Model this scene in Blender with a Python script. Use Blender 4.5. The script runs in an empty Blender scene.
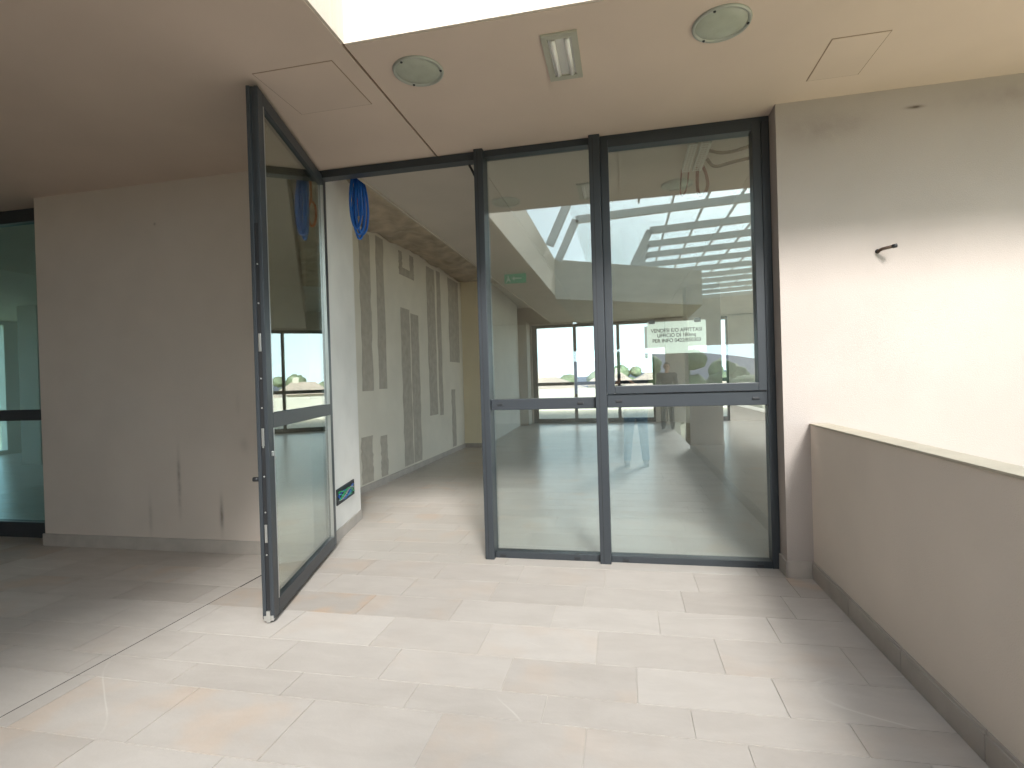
import bpy, bmesh, math, random
from mathutils import Vector, Matrix, noise
random.seed(7)
SC = bpy.context.scene
COL = SC.collection
PI = math.pi

# ------------------------------------------------------------------ materials
def mat(name, color, rough=0.6, metal=0.0, spec=0.5, var=0.0, vscale=6.0, bump=0.0, bscale=60.0, stretch=None, emit=0.0):
    m = bpy.data.materials.new(name); m.use_nodes = True
    nt = m.node_tree; b = nt.nodes['Principled BSDF']
    b.inputs['Base Color'].default_value = (*color, 1)
    b.inputs['Roughness'].default_value = rough
    b.inputs['Metallic'].default_value = metal
    b.inputs['Specular IOR Level'].default_value = spec
    if emit:
        b.inputs['Emission Color'].default_value = (*color, 1); b.inputs['Emission Strength'].default_value = emit
    tc = nt.nodes.new('ShaderNodeTexCoord')
    src = tc.outputs['Object']
    if stretch:
        mp = nt.nodes.new('ShaderNodeMapping'); mp.inputs['Scale'].default_value = stretch
        nt.links.new(src, mp.inputs[0]); src = mp.outputs[0]
    if var:
        n = nt.nodes.new('ShaderNodeTexNoise'); n.inputs['Scale'].default_value = vscale; n.inputs['Detail'].default_value = 6
        nt.links.new(src, n.inputs['Vector'])
        r = nt.nodes.new('ShaderNodeValToRGB')
        r.color_ramp.elements[0].position = .3; r.color_ramp.elements[1].position = .7
        r.color_ramp.elements[0].color = tuple(max(0, c*(1-var)) for c in color)+(1,)
        r.color_ramp.elements[1].color = tuple(min(1, c*(1+var*.6)) for c in color)+(1,)
        nt.links.new(n.outputs['Fac'], r.inputs[0]); nt.links.new(r.outputs[0], b.inputs['Base Color'])
    if bump:
        n2 = nt.nodes.new('ShaderNodeTexNoise'); n2.inputs['Scale'].default_value = bscale; n2.inputs['Detail'].default_value = 4
        nt.links.new(tc.outputs['Object'], n2.inputs['Vector'])
        bp = nt.nodes.new('ShaderNodeBump'); bp.inputs['Strength'].default_value = bump; bp.inputs['Distance'].default_value = .01
        nt.links.new(n2.outputs['Fac'], bp.inputs['Height']); nt.links.new(bp.outputs[0], b.inputs['Normal'])
    return m

def stained(name, color, spots, grime, rough=.85):
    """plaster with a few shaped stains: spots = (x, z, half width, half height, strength); grime = soft blotches"""
    m = mat(name, color, rough, var=.05, vscale=1.6, bump=.25, bscale=170, spec=.2)
    nt = m.node_tree; b = nt.nodes['Principled BSDF']
    L = nt.links
    base = b.inputs['Base Color'].links[0].from_socket
    tc = nt.nodes.new('ShaderNodeTexCoord'); sp = nt.nodes.new('ShaderNodeSeparateXYZ'); L.new(tc.outputs['Object'], sp.inputs[0])
    ns = nt.nodes.new('ShaderNodeTexNoise'); ns.inputs['Scale'].default_value = 14; ns.inputs['Detail'].default_value = 5
    L.new(tc.outputs['Object'], ns.inputs['Vector'])
    def M(op, a, c=None, clamp=False):
        n = nt.nodes.new('ShaderNodeMath'); n.operation = op; n.use_clamp = clamp
        for i, v in enumerate((a, c)):
            if v is None: continue
            if isinstance(v, (int, float)): n.inputs[i].default_value = v
            else: L.new(v, n.inputs[i])
        return n.outputs[0]
    tot = None
    for x, z, w, h, s in spots:
        dx = M('DIVIDE', M('SUBTRACT', sp.outputs[0], x), w); dz = M('DIVIDE', M('SUBTRACT', sp.outputs[2], z), h)
        r2 = M('ADD', M('MULTIPLY', dx, dx), M('MULTIPLY', dz, dz))
        g = M('MULTIPLY', M('EXPONENT', M('MULTIPLY', r2, -1.0)), M('MULTIPLY', ns.outputs['Fac'], s*2))
        tot = g if tot is None else M('ADD', tot, g)
    big = nt.nodes.new('ShaderNodeTexNoise'); big.inputs['Scale'].default_value = 1.1; big.inputs['Detail'].default_value = 7
    L.new(tc.outputs['Object'], big.inputs['Vector'])
    g = M('MULTIPLY', M('SUBTRACT', big.outputs['Fac'], .5, True), grime)
    tot = g if tot is None else M('ADD', tot, g, True)
    mx = nt.nodes.new('ShaderNodeMix'); mx.data_type = 'RGBA'
    L.new(tot, mx.inputs[0]); L.new(base, mx.inputs[6]); mx.inputs[7].default_value = (.10, .075, .055, 1)
    L.new(mx.outputs[2], b.inputs['Base Color'])
    return m

def glass_mat(name, tint, f0, f1, roughness=0.0):
    m = bpy.data.materials.new(name); m.use_nodes = True
    nt = m.node_tree; nt.nodes.clear(); L = nt.links
    o = nt.nodes.new('ShaderNodeOutputMaterial'); mx = nt.nodes.new('ShaderNodeMixShader')
    t = nt.nodes.new('ShaderNodeBsdfTransparent'); t.inputs[0].default_value = (*tint, 1)
    g = nt.nodes.new('ShaderNodeBsdfGlossy'); g.inputs['Roughness'].default_value = roughness; g.inputs[0].default_value = (.93, .98, .96, 1)
    lw = nt.nodes.new('ShaderNodeLayerWeight'); lw.inputs[0].default_value = .5; pw = nt.nodes.new('ShaderNodeMath'); pw.operation = 'POWER'; pw.inputs[1].default_value = 4
    mr = nt.nodes.new('ShaderNodeMapRange'); mr.inputs[3].default_value = f0; mr.inputs[4].default_value = f1
    L.new(lw.outputs['Facing'], pw.inputs[0]); L.new(pw.outputs[0], mr.inputs[0]); L.new(mr.outputs[0], mx.inputs[0])
    L.new(t.outputs[0], mx.inputs[1]); L.new(g.outputs[0], mx.inputs[2]); L.new(mx.outputs[0], o.inputs[0])
    return m

def tile_mat(name, c1, c2, rough):
    m = bpy.data.materials.new(name); m.use_nodes = True
    nt = m.node_tree; b = nt.nodes['Principled BSDF']; L = nt.links
    at = nt.nodes.new('ShaderNodeAttribute'); at.attribute_name = 'tone'
    at2 = nt.nodes.new('ShaderNodeAttribute'); at2.attribute_name = 'warm'
    tc = nt.nodes.new('ShaderNodeTexCoord')
    n = nt.nodes.new('ShaderNodeTexNoise'); n.inputs['Scale'].default_value = 5; n.inputs['Detail'].default_value = 10; n.inputs['Roughness'].default_value = .65; n.inputs['Distortion'].default_value = .4
    mg = nt.nodes.new('ShaderNodeMapping'); mg.inputs['Scale'].default_value = (.6, 1.5, 1); L.new(tc.outputs['Object'], mg.inputs[0]); L.new(mg.outputs[0], n.inputs['Vector'])
    ad = nt.nodes.new('ShaderNodeMath'); ad.operation = 'MULTIPLY_ADD'; ad.inputs[1].default_value = .45
    L.new(at.outputs['Fac'], ad.inputs[0])
    hf = nt.nodes.new('ShaderNodeMath'); hf.operation = 'MULTIPLY'; hf.inputs[1].default_value = .6; L.new(n.outputs['Fac'], hf.inputs[0])
    L.new(hf.outputs[0], ad.inputs[2])
    mx = nt.nodes.new('ShaderNodeMix'); mx.data_type = 'RGBA'; L.new(ad.outputs[0], mx.inputs[0])
    mx.inputs[6].default_value = (*c1, 1); mx.inputs[7].default_value = (*c2, 1)
    # rusty patches
    n2 = nt.nodes.new('ShaderNodeTexNoise'); n2.inputs['Scale'].default_value = 3.2; n2.inputs['Detail'].default_value = 6
    L.new(tc.outputs['Object'], n2.inputs['Vector'])
    w = nt.nodes.new('ShaderNodeMath'); w.operation = 'MULTIPLY'; ms = nt.nodes.new('ShaderNodeMapRange'); ms.interpolation_type = 'SMOOTHSTEP'; ms.inputs[1].default_value = .45; ms.inputs[2].default_value = .68
    L.new(n2.outputs['Fac'], ms.inputs[0]); L.new(ms.outputs[0], w.inputs[0]); L.new(at2.outputs['Fac'], w.inputs[1])
    mx2 = nt.nodes.new('ShaderNodeMix'); mx2.data_type = 'RGBA'; L.new(w.outputs[0], mx2.inputs[0]); L.new(mx.outputs[2], mx2.inputs[6])
    mx2.inputs[7].default_value = (.62, .40, .24, 1)
    # pale quartz veins
    n3 = nt.nodes.new('ShaderNodeTexNoise'); n3.inputs['Scale'].default_value = 1.0; n3.inputs['Detail'].default_value = .5
    mp = nt.nodes.new('ShaderNodeMapping'); mp.inputs['Rotation'].default_value = (0, 0, .5); mp.inputs['Scale'].default_value = (.35, 1.3, 1)
    L.new(tc.outputs['Object'], mp.inputs[0]); L.new(mp.outputs[0], n3.inputs['Vector'])
    s = nt.nodes.new('ShaderNodeMath'); s.operation = 'SUBTRACT'; s.inputs[1].default_value = .56; L.new(n3.outputs['Fac'], s.inputs[0])
    a = nt.nodes.new('ShaderNodeMath'); a.operation = 'ABSOLUTE'; L.new(s.outputs[0], a.inputs[0])
    mr = nt.nodes.new('ShaderNodeMapRange'); mr.inputs[1].default_value = 0; mr.inputs[2].default_value = .0022; mr.inputs[3].default_value = .45; mr.inputs[4].default_value = 0
    L.new(a.outputs[0], mr.inputs[0])
    n4 = nt.nodes.new('ShaderNodeTexNoise'); n4.inputs['Scale'].default_value = 1.7; L.new(tc.outputs['Object'], n4.inputs['Vector'])
    m4 = nt.nodes.new('ShaderNodeMapRange'); m4.inputs[1].default_value = .5; m4.inputs[2].default_value = .6; L.new(n4.outputs['Fac'], m4.inputs[0])
    m5 = nt.nodes.new('ShaderNodeMath'); m5.operation = 'MULTIPLY'; L.new(m4.outputs[0], m5.inputs[0]); L.new(mr.outputs[0], m5.inputs[1])
    mx3 = nt.nodes.new('ShaderNodeMix'); mx3.data_type = 'RGBA'; L.new(m5.outputs[0], mx3.inputs[0]); L.new(mx2.outputs[2], mx3.inputs[6])
    mx3.inputs[7].default_value = (.74, .71, .66, 1)
    L.new(mx3.outputs[2], b.inputs['Base Color'])
    b.inputs['Roughness'].default_value = rough; b.inputs['Specular IOR Level'].default_value = .3 if rough > .4 else .5
    nb = nt.nodes.new('ShaderNodeTexNoise'); nb.inputs['Scale'].default_value = 45; nb.inputs['Detail'].default_value = 5
    L.new(tc.outputs['Object'], nb.inputs['Vector'])
    bp = nt.nodes.new('ShaderNodeBump'); bp.inputs['Strength'].default_value = .12; bp.inputs['Distance'].default_value = .008
    L.new(nb.outputs['Fac'], bp.inputs['Height']); L.new(bp.outputs[0], b.inputs['Normal'])
    return m

PLASTER = (.63, .555, .495)
M_wall_l = stained('plaster_left', PLASTER, [(-3.93, .62, .018, .22, .5), (-3.50, .34, .018, .13, .55), (-3.08, .64, .022, .09, .5), (-4.25, .3, .02, .15, .2), (-3.25, .95, .04, .06, .12), (-3.3, 1.3, .02, .1, .08), (-4.1, 2.95, .012, .012, .5)], .22)
M_wall_r = stained('plaster_right', (.45, .40, .37), [(1.95, 3.185, .045, .010, .9), (2.9, 3.2, .6, .08, .3), (1.4, 3.12, .25, .1, .2)], .12)  # left wall's plaster with its colour lowered to offset the full sun
M_parapet = stained('plaster_parapet', (.74, .66, .585), [], .12)
M_ceil = mat('plaster_ceiling', (.65, .535, .455), .9, var=.05, vscale=1.4, bump=.15, bscale=200, spec=.2)
M_fascia = mat('plaster_fascia', (.62, .55, .475), .85, var=.06, vscale=5, stretch=(9, 9, .4), bump=.2, bscale=120, spec=.2)
M_slab = mat('concrete_slab', (.55, .52, .47), .85, var=.1, vscale=2.5, spec=.2)
M_skirt = mat('skirting_stone', (.46, .415, .375), .55, var=.12, vscale=7)
M_coping = mat('coping_stone', (.50, .45, .36), .6, var=.08, vscale=5)
M_dark = mat('shadow_gap', (.03, .025, .02), .9)
M_rust = mat('rusty_strip', (.16, .085, .05), .8)
M_tile = tile_mat('stone_tile', (.37, .325, .29), (.645, .595, .55), .62)
M_tile_in = tile_mat('stone_tile_inside', (.44, .395, .355), (.60, .555, .51), .28)
M_grout = mat('grout', (.60, .56, .505), .9)
M_frame = mat('anthracite_aluminium', (.036, .042, .049), .40, spec=.45)
M_frame2 = mat('anthracite_gasket', (.012, .012, .014), .6)
M_steel = mat('steel', (.62, .62, .60), .3, metal=.9)
M_glass = glass_mat('solar_glass', (.93, .97, .97), .19, .9)
M_glass_far = glass_mat('clear_glass', (.92, .95, .94), .05, .6)
M_glass_door = glass_mat('door_glass', (.72, .75, .70), .24, .9)
M_cap = mat('drain_cap', (.02, .022, .025), .5)
M_jamb = mat('skim_plaster', (.80, .78, .74), .8, var=.06, vscale=3)
M_board = mat('plasterboard', (.72, .68, .59), .85, var=.06, vscale=2.2, spec=.2)
M_comp = mat('joint_compound', (.47, .43, .365), .9, var=.12, vscale=9, spec=.2)
M_cream = mat('cream_plaster', (.82, .74, .56), .85, var=.03, vscale=2)
M_inwall = mat('inside_plaster', (.76, .74, .69), .85, var=.05, vscale=2)
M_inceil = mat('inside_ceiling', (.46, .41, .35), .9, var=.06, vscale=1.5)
M_pillar = mat('pillar_plaster', (.50, .45, .40), .85, var=.06, vscale=3)
M_blue = mat('blue_conduit', (.015, .13, .50), .35)
M_orange = mat('orange_conduit', (.75, .16, .02), .4)
M_foil = mat('insulation_felt', (.50, .42, .32), .85, var=.3, vscale=4)
M_lamp_ring = mat('lamp_ring', (.40, .41, .36), .35, metal=.3)
M_lamp_glass = mat('frosted_glass', (.42, .44, .36), .25, var=.08, vscale=14, spec=.6)
M_lamp_frame = mat('lamp_frame_grey', (.42, .41, .34), .5)
M_lamp_in = mat('lamp_reflector', (.80, .76, .70), .25, metal=.5)
M_tube = mat('lamp_tube', (.88, .86, .82), .3)
M_paper = mat('paper', (.80, .84, .74), .9)
M_ink = mat('ink', (.03, .035, .035), .8)
M_tape = mat('dark_tape', (.05, .055, .065), .6)
M_green = mat('sign_green', (.02, .34, .18), .5, emit=.15)
M_white = mat('sign_white', (.85, .88, .85), .5)
M_black = mat('black_plastic', (.015, .016, .02), .4)
M_galv = mat('galvanised', (.62, .63, .58), .45, metal=.4)
M_red = mat('red_cable', (.20, .015, .015), .45)
M_canopy = mat('canopy_steel', (.62, .63, .61), .5, metal=.1)
M_canopy_glass = glass_mat('canopy_glass', (.95, .97, .97), .03, .3)
M_terrace_wall = mat('terrace_cream', (.88, .85, .76), .85, var=.05, vscale=1)
M_ground = mat('meadow', (.42, .40, .27), .95, var=.4, vscale=.03)
M_leaf = mat('leaf', (.25, .30, .18), .8, var=.5, vscale=1.2)  # tree greens paled in place of distance haze
M_leaf2 = mat('leaf_pale', (.29, .33, .19), .8, var=.4, vscale=1.2)
M_bark = mat('bark', (.16, .11, .07), .9, var=.3, vscale=8)
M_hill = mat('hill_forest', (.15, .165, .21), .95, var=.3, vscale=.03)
M_roof = mat('terracotta', (.66, .52, .43), .8, var=.2, vscale=2.5)  # terracotta paled, haze put into the roof colour
M_house = mat('house_render', (.80, .74, .64), .85, var=.04, vscale=.8)
M_shutter = mat('house_shutter', (.16, .13, .10), .6)
M_skin = mat('skin', (.60, .36, .26), .5)
M_denim = mat('denim', (.27, .43, .58), .85, var=.2, vscale=30)
M_shirt = mat('grey_shirt', (.10, .10, .11), .85, var=.15, vscale=20)
M_black_cloth = mat('black_cloth', (.025, .028, .028), .85, var=.2, vscale=20)
M_hair = mat('dark_hair', (.03, .02, .015), .6)
M_shoe = mat('shoe_canvas', (.42, .41, .38), .8)
M_sole = mat('shoe_sole', (.80, .79, .76), .7)
M_eye = mat('eye', (.05, .03, .02), .2)

# ------------------------------------------------------------------ mesh builder
class MB:
    def __init__(s): s.v = []; s.f = []; s.m = []; s.sm = []
    def add(s, vs, fs, mi=0, smooth=False):
        o = len(s.v); s.v += [tuple(v) for v in vs]
        for f in fs: s.f.append([i+o for i in f]); s.m.append(mi); s.sm.append(smooth)
        return s
    def box(s, x0, x1, y0, y1, z0, z1, mi=0, bevel=0.0):
        if bevel > 0:
            bm = bmesh.new(); bmesh.ops.create_cube(bm, size=1)
            for v in bm.verts: v.co = Vector(((x0+x1)/2+v.co.x*(x1-x0), (y0+y1)/2+v.co.y*(y1-y0), (z0+z1)/2+v.co.z*(z1-z0)))
            bmesh.ops.bevel(bm, geom=bm.edges[:], offset=bevel, segments=2, affect='EDGES', profile=.6)
            return s.bm(bm, mi)
        vs = [(x, y, z) for x in (x0, x1) for y in (y0, y1) for z in (z0, z1)]
        return s.add(vs, [(0,1,3,2),(4,6,7,5),(0,4,5,1),(2,3,7,6),(0,2,6,4),(1,5,7,3)], mi)
    def bm(s, bm, mi=0, smooth=False, M=None):
        bm.verts.index_update()
        s.add([(M @ v.co if M else v.co) for v in bm.verts], [[v.index for v in f.verts] for f in bm.faces], mi, smooth)
        bm.free(); return s
    def prism(s, pts, z0, z1, mi=0):
        n = len(pts); vs = [(x, y, z0) for x, y in pts]+[(x, y, z1) for x, y in pts]
        fs = [list(range(n))[::-1], list(range(n, 2*n))]+[(i, (i+1) % n, n+(i+1) % n, n+i) for i in range(n)]
        return s.add(vs, fs, mi)
    def tube(s, pts, r, n=10, mi=0, cap=True):
        pts = [Vector(p) for p in pts]; rs = r if isinstance(r, (list, tuple)) else [r]*len(pts)
        rings = []; up = None
        for i, p in enumerate(pts):
            d = (pts[min(i+1, len(pts)-1)]-pts[max(i-1, 0)]).normalized()
            if up is None: up = d.orthogonal().normalized()
            up = (up-d*up.dot(d)).normalized(); w = d.cross(up)
            rings.append([p+(up*math.cos(2*PI*k/n)+w*math.sin(2*PI*k/n))*rs[i] for k in range(n)])
        vs = [v for R in rings for v in R]; fs = []
        for i in range(len(pts)-1):
            for k in range(n): fs.append((i*n+k, i*n+(k+1) % n, (i+1)*n+(k+1) % n, (i+1)*n+k))
        if cap: fs += [list(range(n))[::-1], list(range((len(pts)-1)*n, len(pts)*n))]
        return s.add(vs, fs, mi, True)
    def lathe(s, prof, c=(0, 0, 0), n=40, mi=0, smooth=False):
        vs = []; fs = []; k = len(prof)
        for i in range(n):
            a = 2*PI*i/n
            for r, z in prof: vs.append((c[0]+r*math.cos(a), c[1]+r*math.sin(a), c[2]+z))
        for i in range(n):
            for j in range(k-1): fs.append((i*k+j, ((i+1) % n)*k+j, ((i+1) % n)*k+j+1, i*k+j+1))
        return s.add(vs, fs, mi, smooth)
    def ball(s, c, r, sub=2, mi=0, scale=(1, 1, 1), jit=0):
        bm = bmesh.new(); bmesh.ops.create_icosphere(bm, subdivisions=sub, radius=1)
        for v in bm.verts:
            k = 1+(random.uniform(-jit, jit) if jit else 0)
            v.co = Vector((c[0]+v.co.x*r*scale[0]*k, c[1]+v.co.y*r*scale[1]*k, c[2]+v.co.z*r*scale[2]*k))
        return s.bm(bm, mi, True)
    def build(s, name, mats, parent=None, origin=None):
        me = bpy.data.meshes.new(name)
        o0 = Vector(origin) if origin else (Vector(parent['_o']) if parent and '_o' in parent else Vector((0, 0, 0)))
        me.from_pydata([Vector(v)-o0 for v in s.v], [], s.f)
        for m in (mats if isinstance(mats, (list, tuple)) else [mats]): me.materials.append(m)
        for p, mi, sm in zip(me.polygons, s.m, s.sm): p.material_index = mi; p.use_smooth = sm
        bm = bmesh.new(); bm.from_mesh(me); bmesh.ops.recalc_face_normals(bm, faces=bm.faces[:]); bm.to_mesh(me); bm.free()
        o = bpy.data.objects.new(name, me); COL.objects.link(o)
        if parent: o.parent = parent
        elif origin: o.location = origin
        return o

def tag(o, label=None, cat=None, group=None, kind=None):
    for k, v in (('label', label), ('category', cat), ('group', group), ('kind', kind)):
        if v: o[k] = v
    return o
def thing(name, loc, label, cat, group=None, kind=None, rz=0.0):
    o = bpy.data.objects.new(name, None); o.empty_display_size = .1; COL.objects.link(o); o.location = loc; o.rotation_euler.z = rz
    if not rz: o['_o'] = tuple(loc)
    return tag(o, label, cat, group, kind)
def struct(name, mb, mats, origin=None): return tag(mb.build(name, mats, None, origin), kind='structure')
def B(*a, **k): return MB().box(*a, **k)

# key planes (metres): wall face, glazing front, soffit height
D, G, ZC = 4.04, 4.20, 3.32
YF = 17.5                     # far facade of the hall

# ------------------------------------------------------------------ floors
def tiled(name, x0, x1, rows, known, material, splits=(), seed=1, L=.62, gap=.004, gm=M_grout):
    rnd = random.Random(seed); mb = MB(); tone = []; warm = []
    mb.box(x0, x1, rows[0], rows[-1], -.25, -.004, 1)
    tone += [.5]*6; warm += [0]*6
    spans = []; xs = [x0]+sorted(splits)+[x1]
    for a, b in zip(xs[:-1], xs[1:]): spans.append((a+(.002 if a != x0 else 0), b-(.002 if b != x1 else 0)))
    for ya, yb in zip(rows[:-1], rows[1:]):
        off = known.get(round(ya, 2), rnd.uniform(0, L))
        for a, b in spans:
            k = math.floor((a-off)/L); x = off+k*L
            while x < b:
                p, q = max(x, a), min(x+L, b)
                if q-p > .02:
                    mb.box(p+gap/2, q-gap/2, ya+gap/2, yb-gap/2, -.006, 0, 0)
                    t = min(1, max(0, rnd.gauss(.5, .22))); w = max(0, rnd.gauss(.0, .10)) if rnd.random() > .08 else rnd.uniform(.15, .5)
                    tone += [t]*6; warm += [w]*6
                x += L
    o = mb.build(name, [material, gm])
    for nm, arr in (('tone', tone), ('warm', warm)):
        at = o.data.attributes.new(nm, 'FLOAT', 'FACE'); at.data.foreach_set('value', arr)
    return tag(o, kind='structure')
rows = [4.04, 3.69, 3.36, 3.05, 2.69, 2.39, 2.19, 1.79, 1.49, 1.29]
y = 1.29; seq = [.4, .3, .2, .3, .4, .2]; i = 0
while y > -9.2: y -= seq[i % 6]; i += 1; rows.append(round(y, 2))
rows = rows[::-1]
known = {2.39: .02, 2.19: .24, 1.79: -.19, 2.69: .44, 3.69: .45, 2.19: .24}
tiled('floor', -9.0, 1.30, rows, known, M_tile, splits=(-2.78,), seed=4)
rows_in = [4.04]; y = 4.04; i = 0
while y < YF: y += seq[(i*5+2) % 6]; i += 1; rows_in.append(round(min(y, YF+.3), 2))
tiled('floor_inside', -15.0, 6.5, rows_in, {}, M_tile_in, seed=9)
struct('trim_1', B(-2.788, -2.772, -9, D, -.0045, -.0010), M_dark)          # the movement joint in the paving

# ------------------------------------------------------------------ walls of the terrace
struct('wall_left', MB().prism([(-5.46, D), (-2.60, D), (-2.60, 4.36), (-2.62, 4.36), (-2.62, 4.42), (-3.3, 5.0), (-5.0, 5.0), (-5.46, 4.3)], 0, 3.33), M_wall_l)
struct('wall_jamb', MB().prism([(-2.62, 4.361), (-2.82, 5.27), (-3.44, 5.27), (-3.3, 5.0), (-2.66, 4.42)], 0, 3.6), M_jamb)
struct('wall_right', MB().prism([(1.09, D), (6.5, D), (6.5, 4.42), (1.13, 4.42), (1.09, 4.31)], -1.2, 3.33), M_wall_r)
struct('baseboard_left', B(-5.475, -2.60, D-.014, D, .0, .115, bevel=.003), M_skirt)
sk = MB()
for a, b in ((1.078, 1.245),): sk.box(a, b, D-.014, D, 0, .12, bevel=.003)
sk.box(1.076, 1.09, D-.014, G, 0, .12, bevel=.003)
struct('baseboard_right', sk, M_skirt)
sk = MB(); yy = D-.014
while yy > -2.5:
    e = max(yy-.597, -2.5); sk.box(1.246, 1.26, e+.0015, yy-.0015, 0, .105, bevel=.002); sk.box(1.252, 1.26, e+.0015, yy-.0015, .105, .118); yy -= .6
struct('baseboard_parapet', sk, M_skirt)
struct('wall_parapet', B(1.26, 1.37, -2.5, D, -.6, 1.068), M_parapet)
cp = MB(); yy = D
while yy > -2.5:
    e = max(yy-1.2, -2.5); cp.box(1.254, 1.380, e+.001, yy-.001, 1.070, 1.082, bevel=.002); yy -= 1.2
struct('trim_2', cp, M_coping)
sk = MB()
for k, (a, b) in enumerate(((0, 1),)):
    P = [(-2.62, 4.361), (-2.82, 5.27)]; dx, dy = P[1][0]-P[0][0], P[1][1]-P[0][1]; l = math.hypot(dx, dy); nx, ny = dy/l*.012, -dx/l*.012
    sk.prism([(P[0][0]+.001, P[0][1]), (P[0][0]+nx, P[0][1]+ny), (P[1][0]+nx, P[1][1]+ny), (P[1][0]+.001, P[1][1])], 0, .1)
struct('baseboard_jamb', sk, M_skirt)

# ------------------------------------------------------------------ terrace soffit, opening, slab behind the camera
GZ = -6.0
XO = -1.465                    # left side of the roof opening
struct('ceiling', B(XO+.008, 6.5, 2.71, 4.34, ZC, 4.15), [M_ceil])
struct('ceiling_left', B(-9.2, XO-.008, -9.2, 4.34, ZC, 4.15), M_ceil)
struct('trim_3', B(XO-.008, XO+.008, 2.712, 4.33, ZC+.012, 4.14), M_rust)
struct('trim_4', B(XO+.008, 6.5, 2.694, 2.71, ZC+.004, 4.17), M_fascia)
struct('trim_5', B(XO-.008, XO+.010, -3.5, 2.694, ZC+.004, 4.17), M_fascia)
struct('roof_slab', MB().prism([(XO+.012, -3.46), (2.05, -6.0), (2.05, -9.2), (XO+.012, -9.2)], 3.26, 4.15), M_slab)
struct('pillar_terrace', B(1.30, 1.95, -9.0, -8.5, 0, 3.26), M_pillar)
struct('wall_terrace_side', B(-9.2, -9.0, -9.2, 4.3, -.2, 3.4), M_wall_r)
struct('wall_terrace_back', MB().box(-9.0, -1.6, -9.2, -9.05, -.2, 3.31).box(-1.6, 1.37, -9.2, -9.05, -.2, .95).box(-1.6, 2.05, -9.2, -9.05, 2.36, 3.255), M_parapet)  # unseen left part closed full height to cut light on the left floor

# ------------------------------------------------------------------ the hall indoors
KX0, KX1, KY0, KY1 = 3.9, 6.4, 5.0, 13.5      # unseen roof light, added over the hall's right side to brighten it
struct('roof_building', MB().box(-15.2, KX0, 4.345, YF+.34, 3.85, 4.15).box(KX0, 6.5, 4.345, KY0, 3.85, 4.15).box(KX0, 6.5, KY1, YF+.34, 3.85, 4.15).box(KX1, 6.5, KY0, KY1, 3.85, 4.15), M_slab)
sl = thing('window_6', (5.15, 9.25, 4.15), 'unseen roof light added to brighten the hall', 'roof light', kind='structure')
mb = MB(); mb.box(KX0-.08, KX0, KY0-.08, KY1+.08, 4.15, 4.27); mb.box(KX1, KX1+.08, KY0-.08, KY1+.08, 4.15, 4.27); mb.box(KX0, KX1, KY0-.08, KY0, 4.15, 4.27); mb.box(KX0, KX1, KY1, KY1+.08, 4.15, 4.27)
mb.build('frame', M_frame, sl); B(KX0, KX1, KY0, KY1, 4.22, 4.23).build('glass_pane', M_canopy_glass, sl)
mb = MB()
for a, b in ((-2.25, -1.155), (-1.149, -.0), (.006, 1.2), (1.206, 2.4), (2.406, KX0)):
    mb.box(a, b, 4.345, YF, 3.30, 3.33)
mb.box(KX0, 6.5, 4.345, KY0, 3.30, 3.33); mb.box(KX0, 6.5, KY1, YF, 3.30, 3.33)
mb.box(KX0-.02, KX0, KY0, KY1, 3.30, 3.85); mb.box(KX0, 6.5, KY0-.02, KY0, 3.331, 3.85); mb.box(KX0, 6.5, KY1, KY1+.02, 3.331, 3.85)
mb.box(-2.27, KX0-.02, 4.345, YF, 3.331, 3.345)
mb.box(-2.27, -2.25, 4.345, YF, 3.28, 3.84)
struct('ceiling_inside', mb, M_inceil)
struct('ceiling_left_room', B(-15.0, -3.62, 4.345, YF, 3.30, 3.34), M_inceil)
# crumpled felt in the open ceiling void above the corridor
bm = bmesh.new(); bmesh.ops.create_grid(bm, x_segments=26, y_segments=120, size=1)
for v in bm.verts:
    x = -2.87+v.co.x*.585; yv = 8.0+v.co.y*3.6
    v.co = Vector((x, yv, 3.66+.10*noise.noise(Vector((x*2.2, yv*1.3, 3)))+.05*noise.noise(Vector((x*6, yv*4, 9)))))
mb = MB(); mb.bm(bm, 0, True)
o = struct('trim_6', mb, M_foil); o.modifiers.new('thick', 'SOLIDIFY').thickness = .02
mb = MB().prism([(-3.44, 5.27), (-3.48, 11.3), (-3.62, 11.3), (-3.6, 5.27)], 0, 3.85)
def onpart(yv): return -3.44-.04*(yv-5.27)/6.03
for y0, y1, z1, z0 in ((6.6, 6.92, 3.55, 1.36), (7.1, 7.37, 3.6, 1.38), (7.93, 8.07, 3.58, 3.27), (8.38, 8.56, 3.6, 3.33), (7.93, 8.56, 3.33, 3.2),
                       (7.94, 8.31, 2.67, .12), (8.34, 8.70, 2.62, .12), (9.15, 9.58, 3.58, .85), (9.68, 9.91, 3.6, .82), (10.39, 11.08, 3.6, 1.87),
                       (6.5, 6.84, .74, .11), (7.09, 7.32, .70, .11), (10.42, 10.68, 1.3, .12)):
    # a ragged trowelled band of joint compound, slightly proud of the board
    n = 14; a = []; b = []
    rnd = random.Random(int(y0*100))
    for k in range(n+1):
        z = z0+(z1-z0)*k/n
        a.append((y0+rnd.uniform(-.012, .02), z)); b.append((y1+rnd.uniform(-.02, .012), z))
    vs = [(onpart(p)+.003, p, z) for p, z in a]+[(onpart(p)+.003, p, z) for p, z in b]
    vs += [(onpart(p)-.004, p, z) for p, z in a]+[(onpart(p)-.004, p, z) for p, z in b]
    m = n+1; fs = []
    for k in range(n):
        fs += [(k, k+1, m+k+1, m+k), (2*m+k, k, k+1, 2*m+k+1)[::-1], (m+k, 3*m+k, 3*m+k+1, m+k+1)[::-1]]
    mb.add(vs, fs, 1)
struct('wall_partition', mb, [M_board, M_comp])
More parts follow.
